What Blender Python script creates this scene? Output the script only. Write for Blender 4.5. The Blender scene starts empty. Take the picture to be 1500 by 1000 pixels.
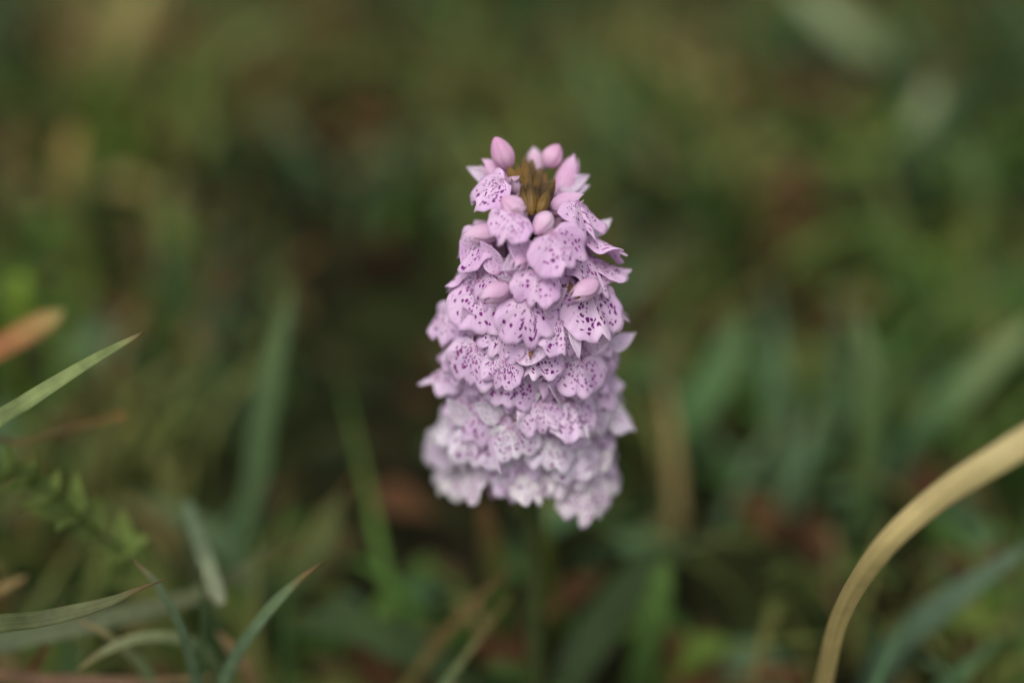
import bpy, math, random
import numpy as np
from mathutils import Vector, Matrix, noise

random.seed(11)
RNG = np.random.default_rng(11)
R = math.radians
MM = 0.001
scene = bpy.context.scene
COL = scene.collection

# ------------------------------------------------------------------ camera
LENS, SENSOR = 50.0, 36.0
PITCH = R(35)
VIEW = Vector((0, math.cos(PITCH), -math.sin(PITCH)))
UP = Vector((0, math.sin(PITCH), math.cos(PITCH)))
RIGHT = Vector((1, 0, 0))
AXIS = Vector((0.0030, 0, 0))            # the orchid's stem stands here
BASE_Z, TOP_Z = 0.0735, 0.1215           # foot and top of the flower spike
CAM = Vector((0, 0, 0.0985)) - VIEW * 0.209
cam_data = bpy.data.cameras.new('camera')
cam = bpy.data.objects.new('camera', cam_data)
COL.objects.link(cam)
scene.camera = cam
cam.location = CAM
cam.rotation_euler = (math.pi / 2 - PITCH, 0, 0)
cam_data.lens = LENS
cam_data.sensor_width = SENSOR
cam_data.sensor_fit = 'HORIZONTAL'
cam_data.clip_start = 0.005
cam_data.clip_end = 400
cam_data.dof.use_dof = True
cam_data.dof.focus_distance = 0.1972
cam_data.dof.aperture_fstop = 3.5

# ------------------------------------------------------------------ overcast sky and sun
SUN_EL, SUN_AZ = R(62), R(205)
world = bpy.data.worlds.new('World')
scene.world = world
world.use_nodes = True
wn = world.node_tree.nodes
wl = world.node_tree.links
sky = wn.new('ShaderNodeTexSky')
sky.sky_type = 'NISHITA'
sky.sun_disc = False
sky.sun_elevation = SUN_EL
sky.sun_rotation = SUN_AZ
sky.dust_density = 3.0
hs = wn.new('ShaderNodeHueSaturation')
hs.inputs['Saturation'].default_value = 0.22     # grey overcast
wl.new(sky.outputs[0], hs.inputs['Color'])
wl.new(hs.outputs[0], wn['Background'].inputs['Color'])
wn['Background'].inputs['Strength'].default_value = 0.12
sun_d = bpy.data.lights.new('sun', 'SUN')
sun_d.energy = 1.0
sun_d.angle = R(35)
sun_d.color = (1.0, 0.95, 0.88)
sun = bpy.data.objects.new('sun', sun_d)
COL.objects.link(sun)
sd = Vector((math.sin(SUN_AZ) * math.cos(SUN_EL), math.cos(SUN_AZ) * math.cos(SUN_EL), math.sin(SUN_EL)))
sun.rotation_euler = (-sd).to_track_quat('-Z', 'Y').to_euler()
sun.location = (0, 0, 3)
scene.view_settings.view_transform = 'Standard'
scene.view_settings.look = 'None'
scene.view_settings.gamma = 1.0
scene.view_settings.use_curve_mapping = False
scene.view_settings.exposure = 0.55
scene.render.engine = 'CYCLES'
scene.cycles.use_denoising = True
scene.cycles.max_bounces = 8
scene.cycles.transparent_max_bounces = 4


def ray(px, py):
    """Direction through a point of the photograph (1500 x 1000), unit depth along the view axis."""
    k = SENSOR / LENS / 1500
    return VIEW + RIGHT * ((px - 750) * k) - UP * ((py - 500) * k)


def at(px, py, depth):
    return CAM + ray(px, py) * depth


def on_ground(px, py, z=0.015):
    d = ray(px, py)
    return CAM + d * ((z - CAM.z) / d.z)


def project(p):
    v = Vector(p) - CAM
    d = v.dot(VIEW)
    k = SENSOR / LENS / 1500
    return 750 + v.dot(RIGHT) / d / k, 500 - v.dot(UP) / d / k, d


# ------------------------------------------------------------------ helpers
def tag(o, label=None, cat=None, group=None, kind=None):
    if label: o['label'] = label
    if cat: o['category'] = cat
    if group: o['group'] = group
    if kind: o['kind'] = kind
    return o


def mesh_obj(name, verts, faces, mat, parent=None, uv=None, col=None, smooth=True):
    me = bpy.data.meshes.new(name)
    me.from_pydata([tuple(v) for v in verts], [], faces)
    if smooth:
        me.polygons.foreach_set('use_smooth', [True] * len(me.polygons))
    if uv is not None or col is not None:
        li = np.empty(len(me.loops), dtype=np.int32)
        me.loops.foreach_get('vertex_index', li)
    if uv is not None:
        l = me.uv_layers.new(name='UVMap')
        l.data.foreach_set('uv', np.asarray(uv, dtype=np.float32)[li].ravel())
    if col is not None:
        a = me.color_attributes.new('Col', 'FLOAT_COLOR', 'POINT')
        c = np.ones((len(verts), 4), dtype=np.float32)
        c[:, :3] = np.asarray(col, dtype=np.float32)
        a.data.foreach_set('color', c.ravel())
    me.materials.append(mat)
    me.update()
    o = bpy.data.objects.new(name, me)
    COL.objects.link(o)
    if parent is not None:
        o.parent = parent
    return o


def grid_faces(nu, nv, off=0, close=False):
    f = []
    for i in range(nu - 1):
        for j in range(nv - (0 if close else 1)):
            j2 = (j + 1) % nv
            f.append((off + i * nv + j, off + i * nv + j2, off + (i + 1) * nv + j2, off + (i + 1) * nv + j))
    return f


def catmull(pts, n):
    P = [Vector(p) for p in pts]
    P = [P[0] * 2 - P[1]] + P + [P[-1] * 2 - P[-2]]
    out = []
    m = len(P) - 3
    for k in range(n):
        t = k / (n - 1) * m
        i = min(int(t), m - 1)
        t -= i
        a, b, c, d = P[i:i + 4]
        out.append(0.5 * ((2 * b) + (c - a) * t + (2 * a - 5 * b + 4 * c - d) * t * t + (3 * b - a - 3 * c + d) * t ** 3))
    return out


def lerp_table(tab, t):
    """tab: [(t, value-tuple)...]"""
    for (t0, v0), (t1, v1) in zip(tab, tab[1:]):
        if t <= t1:
            k = 0 if t1 == t0 else max(0, (t - t0) / (t1 - t0))
            if isinstance(v0, (int, float)):
                return v0 + (v1 - v0) * k
            return tuple(a + (b - a) * k for a, b in zip(v0, v1))
    return tab[-1][1]


def tube(pts, radii, n=10, cap=True):
    v, f = [], []
    up = Vector((0.13, 0.21, 0.97)).normalized()
    for i, p in enumerate(pts):
        t = (pts[min(i + 1, len(pts) - 1)] - pts[max(i - 1, 0)]).normalized()
        a = t.cross(up)
        if a.length < 1e-4: a = t.cross(Vector((1, 0, 0)))
        a.normalize()
        b = t.cross(a)
        for k in range(n):
            an = 2 * math.pi * k / n
            v.append(p + (a * math.cos(an) + b * math.sin(an)) * radii[i])
    f = grid_faces(len(pts), n, close=True)
    if cap:
        f.append(tuple(range(n)))
        f.append(tuple((len(pts) - 1) * n + k for k in reversed(range(n))))
    return v, f


# ------------------------------------------------------------------ materials
def new_mat(name):
    m = bpy.data.materials.new(name)
    m.use_nodes = True
    nt = m.node_tree
    nt.nodes.clear()
    return m, nt, nt.nodes, nt.links


class NB:
    """small node builder"""
    def __init__(self, name):
        self.m, self.nt, self.n, self.l = new_mat(name)

    def node(self, t, **kw):
        x = self.n.new(t)
        for k, v in kw.items():
            setattr(x, k, v)
        return x

    def put(self, sock, val):
        if hasattr(val, 'is_output'):
            self.l.new(val, sock)
        else:
            sock.default_value = val

    def math(self, op, a, b=0.0, clamp=False):
        x = self.node('ShaderNodeMath', operation=op, use_clamp=clamp)
        self.put(x.inputs[0], a); self.put(x.inputs[1], b)
        return x.outputs[0]

    def ramp(self, v, stops):
        x = self.node('ShaderNodeValToRGB')
        e = x.color_ramp.elements
        while len(e) < len(stops): e.new(0.5)
        for el, (p, c) in zip(e, stops):
            el.position = p
            el.color = (c, c, c, 1) if isinstance(c, (int, float)) else (*c, 1)
        self.put(x.inputs[0], v)
        return x.outputs[0]

    def mix(self, fac, a, b, blend='MIX'):
        x = self.node('ShaderNodeMix', data_type='RGBA', blend_type=blend)
        self.put(x.inputs[0], fac)
        self.put(x.inputs[6], a if hasattr(a, 'is_output') else (*a, 1))
        self.put(x.inputs[7], b if hasattr(b, 'is_output') else (*b, 1))
        return x.outputs[2]

    def noise(self, vec, scale, detail=2.0, rough=0.5):
        x = self.node('ShaderNodeTexNoise')
        x.inputs['Scale'].default_value = scale
        x.inputs['Detail'].default_value = detail
        x.inputs['Roughness'].default_value = rough
        if vec is not None: self.l.new(vec, x.inputs['Vector'])
        return x.outputs['Fac']

    def leaf_out(self, color, trans_col=None, trans=0.35, rough=0.5, spec=0.25, bump=None, bump_d=0.0001, bump_s=0.4):
        p = self.node('ShaderNodeBsdfPrincipled')
        self.put(p.inputs['Base Color'], color)
        p.inputs['Roughness'].default_value = rough
        p.inputs['Specular IOR Level'].default_value = spec
        t = self.node('ShaderNodeBsdfTranslucent')
        self.put(t.inputs['Color'], trans_col if trans_col is not None else color)
        if bump is not None:
            b = self.node('ShaderNodeBump')
            b.inputs['Strength'].default_value = bump_s
            b.inputs['Distance'].default_value = bump_d
            self.l.new(bump, b.inputs['Height'])
            self.l.new(b.outputs[0], p.inputs['Normal'])
        mx = self.node('ShaderNodeMixShader')
        mx.inputs[0].default_value = trans
        self.l.new(p.outputs[0], mx.inputs[1])
        self.l.new(t.outputs[0], mx.inputs[2])
        o = self.node('ShaderNodeOutputMaterial')
        self.l.new(mx.outputs[0], o.inputs['Surface'])
        return self.m


def petal_material(name, spots=1.0, veins=0.4):
    b = NB(name)
    uvn = b.node('ShaderNodeUVMap')
    uvn.uv_map = 'UVMap'
    sep = b.node('ShaderNodeSeparateXYZ')
    b.l.new(uvn.outputs[0], sep.inputs[0])
    u, v = sep.outputs[0], sep.outputs[1]
    info = b.node('ShaderNodeObjectInfo')
    # per-flower offset so no two lips carry the same marks
    off = b.math('MULTIPLY', info.outputs['Random'], 37.0)
    geo = b.node('ShaderNodeTexCoord')
    comb = b.node('ShaderNodeCombineXYZ')
    b.l.new(b.math('MULTIPLY', u, 21.0), comb.inputs[0])
    b.l.new(b.math('ADD', b.math('MULTIPLY', v, 9.6), off), comb.inputs[1])
    b.l.new(off, comb.inputs[2])
    # wobble so the dashes do not stand on a grid
    wob = b.node('ShaderNodeTexNoise')
    wob.inputs['Scale'].default_value = 1.1
    wob.inputs['Detail'].default_value = 1.0
    b.l.new(comb.outputs[0], wob.inputs['Vector'])
    vm = b.node('ShaderNodeVectorMath', operation='MULTIPLY_ADD')
    b.l.new(wob.outputs['Color'], vm.inputs[0])
    vm.inputs[1].default_value = (0.9, 0.9, 0.0)
    b.l.new(comb.outputs[0], vm.inputs[2])
    vo = b.node('ShaderNodeTexVoronoi', voronoi_dimensions='3D', feature='F1')
    vo.inputs['Scale'].default_value = 1.0
    vo.inputs['Randomness'].default_value = 0.75
    b.l.new(vm.outputs[0], vo.inputs['Vector'])
    csep = b.node('ShaderNodeSeparateColor')
    b.l.new(vo.outputs['Color'], csep.inputs[0])
    # spot radius: larger near the throat, gone towards the rim and the outer sides
    side = b.math('ABSOLUTE', b.math('SUBTRACT', u, 0.5))
    env_v = b.ramp(v, [(0.10, 0.9), (0.40, 1.0), (0.62, 0.80), (0.82, 0.30), (0.95, 0.0)])
    env_s = b.ramp(side, [(0.22, 1.0), (0.38, 0.6), (0.48, 0.0)])
    env = b.math('MULTIPLY', env_v, env_s)
    pick = b.math('GREATER_THAN', b.math('ADD', env, -0.06), b.math('MULTIPLY', csep.outputs[0], 0.62))
    rad = b.math('ADD', 0.28, b.math('MULTIPLY', csep.outputs[1], 0.26))
    sp = b.math('MULTIPLY', b.math('SUBTRACT', rad, vo.outputs['Distance']), 9.0, clamp=True)
    sp = b.math('MULTIPLY', b.math('MULTIPLY', sp, pick), spots)
    # faint veins and a soft mauve wash
    nv = b.noise(geo.outputs['Object'], 420.0, 3.0)
    wash = b.noise(geo.outputs['Object'], 210.0, 2.0)
    pale = b.mix(b.ramp(wash, [(0.35, 0.0), (0.68, 1.0)]), (0.87, 0.80, 0.85), (0.78, 0.61, 0.79))
    rim = b.ramp(v, [(0.45, 0.0), (1.0, 0.35)])
    base = b.mix(rim, pale, (0.86, 0.74, 0.86))
    base = b.mix(b.ramp(v, [(0.0, 0.45), (0.18, 0.0)]), base, (0.62, 0.22, 0.50))
    comb2 = b.node('ShaderNodeCombineXYZ')
    b.l.new(b.math('MULTIPLY', u, 34.0), comb2.inputs[0])
    b.l.new(b.math('MULTIPLY', v, 1.6), comb2.inputs[1])
    b.l.new(off, comb2.inputs[2])
    vein = b.noise(comb2.outputs[0], 1.0, 2.0)
    base = b.mix(b.math('MULTIPLY', b.ramp(vein, [(0.50, 0.0), (0.72, 1.0)]), veins), base, (0.62, 0.40, 0.66))
    base = b.mix(1.0, base, info.outputs['Color'], 'MULTIPLY')
    spotcol = b.mix(csep.outputs[2], (0.15, 0.006, 0.16), (0.32, 0.022, 0.28))
    color = b.mix(sp, base, spotcol)
    hgt = b.math('ADD', b.math('MULTIPLY', nv, 0.6), b.math('MULTIPLY', vein, 0.8))
    return b.leaf_out(color, trans=0.34, rough=0.55, spec=0.22, bump=hgt, bump_d=0.00025, bump_s=0.5)


def plain_petal(name, c0, c1, tip, vein_c):
    b = NB(name)
    uvn = b.node('ShaderNodeUVMap'); uvn.uv_map = 'UVMap'
    sep = b.node('ShaderNodeSeparateXYZ'); b.l.new(uvn.outputs[0], sep.inputs[0])
    info = b.node('ShaderNodeObjectInfo')
    geo = b.node('ShaderNodeTexCoord')
    n1 = b.noise(geo.outputs['Object'], 260.0, 3.0)
    base = b.mix(b.ramp(n1, [(0.35, 0.0), (0.65, 1.0)]), c0, c1)
    base = b.mix(b.ramp(sep.outputs[1], [(0.55, 0.0), (1.0, 0.8)]), base, tip)
    comb = b.node('ShaderNodeCombineXYZ')
    b.l.new(b.math('MULTIPLY', sep.outputs[0], 26.0), comb.inputs[0])
    b.l.new(b.math('MULTIPLY', sep.outputs[1], 1.3), comb.inputs[1])
    b.l.new(b.math('MULTIPLY', info.outputs['Random'], 30.0), comb.inputs[2])
    vein = b.noise(comb.outputs[0], 1.0, 2.0)
    base = b.mix(b.math('MULTIPLY', b.ramp(vein, [(0.52, 0.0), (0.75, 1.0)]), 0.4), base, vein_c)
    base = b.mix(1.0, base, info.outputs['Color'], 'MULTIPLY')
    return b.leaf_out(base, trans=0.3, rough=0.5, spec=0.25, bump=b.math('ADD', vein, n1), bump_d=0.0002, bump_s=0.4)


def attr_leaf(name, trans=0.3, rough=0.5, spec=0.2, stripes=True, var=0.35):
    """foliage coloured by the blade's own colour attribute, with lengthwise ribs from UV"""
    b = NB(name)
    at_ = b.node('ShaderNodeAttribute'); at_.attribute_name = 'Col'
    geo = b.node('ShaderNodeTexCoord')
    n1 = b.noise(geo.outputs['Object'], 320.0, 3.0)
    dark = b.mix(1.0, at_.outputs['Color'], (1 - var, 1 - var, 1 - var), 'MULTIPLY')
    c = b.mix(b.ramp(n1, [(0.32, 0.0), (0.68, 1.0)]), dark, at_.outputs['Color'])
    hgt = n1
    if stripes:
        uvn = b.node('ShaderNodeUVMap'); uvn.uv_map = 'UVMap'
        sep = b.node('ShaderNodeSeparateXYZ'); b.l.new(uvn.outputs[0], sep.inputs[0])
        comb = b.node('ShaderNodeCombineXYZ')
        b.l.new(b.math('MULTIPLY', sep.outputs[0], 11.0), comb.inputs[0])
        b.l.new(b.math('MULTIPLY', sep.outputs[1], 2.2), comb.inputs[1])
        rib = b.noise(comb.outputs[0], 1.0, 2.0)
        light = b.mix(1.0, c, (1.22, 1.2, 1.18), 'MULTIPLY')
        c = b.mix(b.ramp(rib, [(0.46, 0.0), (0.66, 1.0)]), c, light)
        hgt = rib
    return b.leaf_out(c, trans=trans, rough=rough, spec=spec, bump=hgt, bump_d=0.0003, bump_s=0.5)


def solid_mat(name, c0, c1, scale, rough=0.6, trans=0.1, spec=0.25):
    b = NB(name)
    geo = b.node('ShaderNodeTexCoord')
    n1 = b.noise(geo.outputs['Object'], scale, 4.0)
    c = b.mix(b.ramp(n1, [(0.35, 0.0), (0.65, 1.0)]), c0, c1)
    return b.leaf_out(c, trans=trans, rough=rough, spec=spec, bump=n1, bump_d=0.0003)


M_LIP = petal_material('orchid_lip')
M_SEPAL = petal_material('orchid_sepal', spots=0.55, veins=0.5)
M_HOOD = plain_petal('orchid_hood', (0.76, 0.54, 0.69), (0.82, 0.64, 0.75), (0.84, 0.72, 0.80), (0.66, 0.40, 0.60))
M_BUD = plain_petal('orchid_bud', (0.76, 0.50, 0.66), (0.82, 0.62, 0.73), (0.74, 0.42, 0.60), (0.66, 0.38, 0.58))
M_OVARY = solid_mat('orchid_ovary', (0.40, 0.24, 0.34), (0.55, 0.36, 0.48), 300)
M_YOUNG = solid_mat('orchid_young_bud', (0.065, 0.038, 0.012), (0.20, 0.115, 0.026), 260, rough=0.45, trans=0.15)
M_STEM = solid_mat('orchid_stem', (0.045, 0.062, 0.018), (0.065, 0.08, 0.024), 200)
M_BLADE = attr_leaf('grass_blade', trans=0.30, rough=0.5, spec=0.2)
M_GRASS = attr_leaf('turf_grass', trans=0.35, rough=0.6, spec=0.06, stripes=False)
M_LEAF = attr_leaf('herb_leaf', trans=0.30, rough=0.6, spec=0.08, stripes=False)
M_STRAW = attr_leaf('dry_straw', trans=0.12, rough=0.5, spec=0.3, var=0.15)

# ------------------------------------------------------------------ ground
def ground_material():
    b = NB('peaty_ground')
    geo = b.node('ShaderNodeTexCoord')
    n1 = b.noise(geo.outputs['Object'], 9.0, 6.0, 0.6)
    n2 = b.noise(geo.outputs['Object'], 70.0, 5.0, 0.6)
    n3 = b.noise(geo.outputs['Object'], 0.6, 5.0, 0.6)
    soil = b.mix(b.ramp(n2, [(0.35, 0.0), (0.65, 1.0)]), (0.006, 0.005, 0.003), (0.022, 0.014, 0.009))
    moss = b.mix(b.ramp(n2, [(0.35, 0.0), (0.7, 1.0)]), (0.010, 0.018, 0.005), (0.035, 0.055, 0.012))
    c = b.mix(b.ramp(n1, [(0.40, 0.0), (0.58, 1.0)]), soil, moss)
    c = b.mix(b.ramp(n3, [(0.45, 0.0), (0.65, 0.5)]), c, (0.07, 0.08, 0.025))
    p = b.node('ShaderNodeBsdfPrincipled')
    b.l.new(c, p.inputs['Base Color'])
    p.inputs['Roughness'].default_value = 0.95
    p.inputs['Specular IOR Level'].default_value = 0.04
    bu = b.node('ShaderNodeBump')
    bu.inputs['Distance'].default_value = 0.004
    b.l.new(n2, bu.inputs['Height'])
    b.l.new(bu.outputs[0], p.inputs['Normal'])
    o = b.node('ShaderNodeOutputMaterial')
    b.l.new(p.outputs[0], o.inputs['Surface'])
    return b.m


def ground_z(x, y):
    r = math.hypot(x, y)
    h = 0.010 * noise.noise(Vector((x * 6, y * 6, 1.3))) + 0.004 * noise.noise(Vector((x * 22, y * 22, 4.1)))
    far = max(0.0, r - 1.5)
    h += min(1.0, far / 8) * 0.5 * noise.noise(Vector((x * 0.08, y * 0.08, 7.7)))
    return h


def build_ground():
    # one sheet: fine near the flower, growing coarser out to the horizon
    s = np.linspace(-1, 1, 181)
    c = np.sign(s) * (np.abs(s) * 0.55 + np.abs(s) ** 9 * 160)
    v = [(x, y + 0.1, ground_z(x, y + 0.1)) for x in c for y in c]
    o = mesh_obj('ground', v, grid_faces(181, 181), ground_material())
    for p in o.data.polygons: pass
    o.data.flip_normals() if o.data.polygons[0].normal.z < 0 else None
    tag(o, kind='structure')


build_ground()

# ------------------------------------------------------------------ the orchid
orchid = bpy.data.objects.new('spotted_orchid', None)
COL.objects.link(orchid)
orchid.location = (AXIS.x, AXIS.y, 0)
orchid.empty_display_size = 0.01
tag(orchid, 'pale lilac spotted orchid, a dense flower spike with pink buds round a brown tip', 'flower')

PROFILE = [(0.0, 12.4), (0.25, 12.0), (0.50, 11.6), (0.70, 10.6), (0.85, 8.6), (0.95, 6.6), (1.05, 4.5), (1.3, 2.0)]


def spike_r(z):
    t = (z - BASE_Z) / (TOP_Z - BASE_Z)
    if t < 0: return max(2.0, 12.4 + t * 18) * MM
    return lerp_table(PROFILE, t) * MM


def hit_spike(px, py):
    """first point of the spike's envelope on the ray; nearest approach if it misses"""
    d = ray(px, py)
    best = None
    for k in range(700):
        s = 0.170 + k * 0.0001
        p = CAM + d * s
        r = math.hypot(p.x - AXIS.x, p.y - AXIS.y)
        g = r - spike_r(p.z)
        if g <= 0:
            return p
        if best is None or g < best[0]:
            best = (g, p)
    return best[1]


def lip_mesh(sz, rng, droop, wide=1.0, cup=0.0):
    """three-lobed fan from the throat; local X sideways, Y outward, Z up"""
    nr, nt = 10, 53
    TH = R(100)
    ph = [rng.uniform(0, 6.28) for _ in range(6)]
    nl = rng.uniform(0.84, 1.08)
    notch = rng.uniform(11, 17)
    deep = rng.uniform(0.70, 0.86)
    asym = rng.uniform(-0.10, 0.10)
    bow = rng.uniform(-0.085, -0.02)
    tipc = rng.uniform(-0.05, 0.015)
    verts, uv = [], []
    for i in range(nr):
        rho = i / (nr - 1)
        for j in range(nt):
            s = j / (nt - 1) * 2 - 1
            th = s * TH
            a = abs(math.degrees(th))
            if a < notch:
                rr = nl - (a / notch) ** 1.6 * (nl - deep)
            else:
                q = (a - notch)
                rr = lerp_table([(0, deep), (4, 0.5 * deep + 0.44), (9, 0.95), (18, 1.0), (32, 0.99), (50, 0.92), (68, 0.74), (100 - notch, 0.42)], q)
            rr *= 1 + asym * s
            rr *= 1 + rho ** 4 * (0.026 * math.sin(13 * th + ph[0]) + 0.011 * math.sin(29 * th + ph[1]))
            r = sz * rr * (0.05 + 0.95 * rho)
            X = r * math.sin(th) * wide * 0.98
            L = r * math.cos(th) * 1.17
            # relief: sides fall back, tip curls, edge frilled
            n = bow * (X / MM) ** 2 * MM * (1 - cup)
            n += tipc * (max(0, L) / MM) ** 2 * MM
            n += MM * rho ** 2 * (0.62 * math.sin(3.6 * th + ph[2]) + 0.34 * math.sin(7.7 * th + ph[3]) + 0.13 * math.sin(15 * th + ph[4]))
            n += MM * 0.35 * math.exp(-(a / 16) ** 2) * math.sin(math.pi * rho) + MM * 0.5 * (1 - rho) ** 3
            D = Vector((0, math.sin(droop), -math.cos(droop)))
            N = Vector((0, math.cos(droop), math.sin(droop)))
            verts.append(Vector((X, 0, 0)) + D * L + N * n)
            uv.append((s * 0.5 + 0.5, rho))
    return verts, grid_faces(nr, nt), uv


def shell_mesh(L, W, open_deg, rng, point=0.8, curl=0.25, grooves=True):
    """hood / bud: lengthwise +Y, top +Z, closed ring or open below"""
    ns, na = (17, 57) if open_deg > 170 else (15, 25)
    verts, uv = [], []
    for i in range(ns):
        s = i / (ns - 1)
        w = W * (math.sin(math.pi * min(0.997, 0.04 + 0.96 * s ** 0.82))) ** point
        if open_deg > 170: w = W * max(0.02, 1 - (2 * s - 1) ** 2) ** 0.5 * (1.04 - 0.22 * abs(s - 0.42)) * (1 - 0.30 * s * s * s)
        yy = L * s
        zz = -curl * L * s * s
        for j in range(na):
            u = j / (na - 1)
            al = R(open_deg) * (u * 2 - 1)
            ww = w
            if grooves:
                ww *= 1 - 0.15 * math.exp(-((abs(al) - R(34)) / 0.10) ** 2) - 0.08 * math.exp(-((abs(al) - R(150)) / 0.2) ** 2)
                ww *= 1 + 0.04 * math.exp(-(al / 0.2) ** 2)
            verts.append(Vector((ww * math.sin(al), yy, zz + ww * math.cos(al))))
            uv.append((u, s))
    return verts, grid_faces(ns, na), uv


def petal_mesh(L, W, rng, cup=0.35, curl=0.2, ns=12, na=9, sharp=1.0):
    """ovate pointed sepal / bract along +Y, upper face +Z"""
    verts, uv = [], []
    p1 = rng.uniform(0, 6.28)
    for i in range(ns):
        s = i / (ns - 1)
        w = W * (math.sin(math.pi * (0.10 + 0.90 * s ** 0.75))) ** sharp if s < 1 else 0.02 * W
        for j in range(na):
            u = j / (na - 1) * 2 - 1
            x = w * u
            z = cup * w * u * u * 1.2 + curl * L * s * s + 0.03 * L * math.sin(5 * s + p1) * u
            verts.append(Vector((x, L * s, z)))
            uv.append((u * 0.5 + 0.5, s))
    return verts, grid_faces(ns, na), uv


def orient(verts, yaxis, zhint, origin=Vector()):
    y = Vector(yaxis).normalized()
    x = y.cross(Vector(zhint)).normalized()
    z = x.cross(y)
    return [origin + x * v.x + y * v.y + z * v.z for v in verts]


def thicken(verts, faces, uv, t):
    """give a petal a second face a little way behind the first"""
    me = bpy.data.meshes.new('tmp')
    me.from_pydata([tuple(v) for v in verts], [], faces)
    nn = [Vector(v.normal) for v in me.vertices]
    bpy.data.meshes.remove(me)
    n = len(verts)
    v2 = list(verts) + [v - q * t for v, q in zip(verts, nn)]
    f2 = list(faces) + [tuple(n + k for k in reversed(f)) for f in faces]
    cnt = {}
    for f in faces:
        for a, b in zip(f, f[1:] + f[:1]):
            cnt[(a, b)] = 1
    for (a, b) in list(cnt):
        if (b, a) not in cnt:
            f2.append((b, a, a + n, b + n))
    return v2, f2, list(uv) + list(uv)


def add_floret(p, size, roll, droop, tint, hood=True, sepals=True, rng=random, cup=0.0, wide=1.0, bract=True, yaw=0.0):
    """p: world point of the lip's middle on the spike's envelope"""
    out = Vector((p.x - AXIS.x, p.y - AXIS.y, 0))
    out.normalize()
    side = Vector((0, 0, 1)).cross(out) * -1        # local x
    rot = Matrix((side, out, Vector((0, 0, 1)))).transposed()
    rot = rot @ Matrix.Rotation(yaw, 3, 'Z') @ Matrix.Rotation(roll, 3, 'Y')
    D = rot @ Vector((0, math.sin(droop), -math.cos(droop)))
    throat = Vector(p) - D * size * 0.52
    M = Matrix.Translation(throat - Vector((AXIS.x, AXIS.y, 0))) @ rot.to_4x4()
    inv = M.inverted()
    # ovary from the stem to the throat, with the spur behind the lip
    stem_pt = Vector((0, 0, throat.z - 0.006)) + out * 0.0016
    a = inv @ stem_pt
    mid = a * 0.45 + (Vector((0, -0.0006, -0.0032)) if p.z > 0.109 else Vector((0, -0.002, 0.0012)))
    path = catmull([a, mid, Vector((0, -0.0018, -0.0002)), Vector((0, -0.0006, 0.0000))], 9)
    v, f = tube(path, [k * (0.6 if p.z > 0.108 else 1.0) for k in (0.0009, 0.0011, 0.0012, 0.0012, 0.0012, 0.0011, 0.0010, 0.0009, 0.0007)], 8)
    sp = catmull([Vector((0, -0.0002, -0.0002)), Vector((0, -0.0022, -0.0022)), Vector((0, -0.0026, -0.0060))], 7)
    v2, f2 = tube(sp, [0.0011, 0.0010, 0.0009, 0.00085, 0.0008, 0.0007, 0.0004], 8)
    f += [tuple(k + len(v) for k in q) for q in f2]
    fl = mesh_obj('floret', v + v2, f, M_OVARY, orchid)
    fl.matrix_local = M
    v, f, uv = lip_mesh(size, rng, droop, wide, cup)
    o = mesh_obj('lip', *thicken(v, f, uv, 0.00012)[:2], M_LIP, fl, uv=uv + uv)
    o.color = (*tint, 1)
    if hood:
        hs_ = size / 0.0054
        v, f, uv = shell_mesh(0.0050 * hs_, 0.00185 * hs_, 118, rng, point=0.75, curl=0.30)
        v = orient(v, (rng.uniform(-.15, .15), 0.72, 0.70), (0, -0.6, 0.8), Vector((0, -0.0014, 0.0014)))
        o = mesh_obj('hood', *thicken(v, f, uv, 0.00012)[:2], M_HOOD, fl, uv=uv + uv)
        o.color = (*tint, 1)
    if sepals:
        for s in (-1, 1):
            v, f, uv = petal_mesh(rng.uniform(0.0046, 0.0058), rng.uniform(0.0013, 0.0018), rng)
            v = orient(v, (s * rng.uniform(0.45, 0.9), rng.uniform(-0.5, 0.05), rng.uniform(0.35, 0.9)), (0, 0.8, 0.6), Vector((s * 0.0008, -0.0006, 0.0010)))
            o = mesh_obj('sepal', *thicken(v, f, uv, 0.00012)[:2], M_SEPAL, fl, uv=uv + uv)
            o.color = (*tint, 1)
    if bract:
        v, f, uv = petal_mesh(rng.uniform(0.008, 0.0105), 0.0009, rng, cup=0.5, curl=-0.05)
        v = orient(v, (rng.uniform(-.45, .45), 0.9, rng.uniform(-0.35, 0.1)), (0, 0, 1), a + Vector((0, 0.0005, -0.0006)))
        mesh_obj('bract', *thicken(v, f, uv, 0.00015)[:2], M_BRACT, fl, uv=uv + uv)
    return fl


def bract_material():
    b = NB('orchid_bract')
    uvn = b.node('ShaderNodeUVMap'); uvn.uv_map = 'UVMap'
    sep = b.node('ShaderNodeSeparateXYZ'); b.l.new(uvn.outputs[0], sep.inputs[0])
    c = b.ramp(sep.outputs[1], [(0.0, (0.08, 0.11, 0.03)), (0.55, (0.16, 0.13, 0.05)), (0.85, (0.36, 0.20, 0.08)), (1.0, (0.28, 0.11, 0.04))])
    return b.leaf_out(c, trans=0.25, rough=0.5)


M_BRACT = bract_material()

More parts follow.
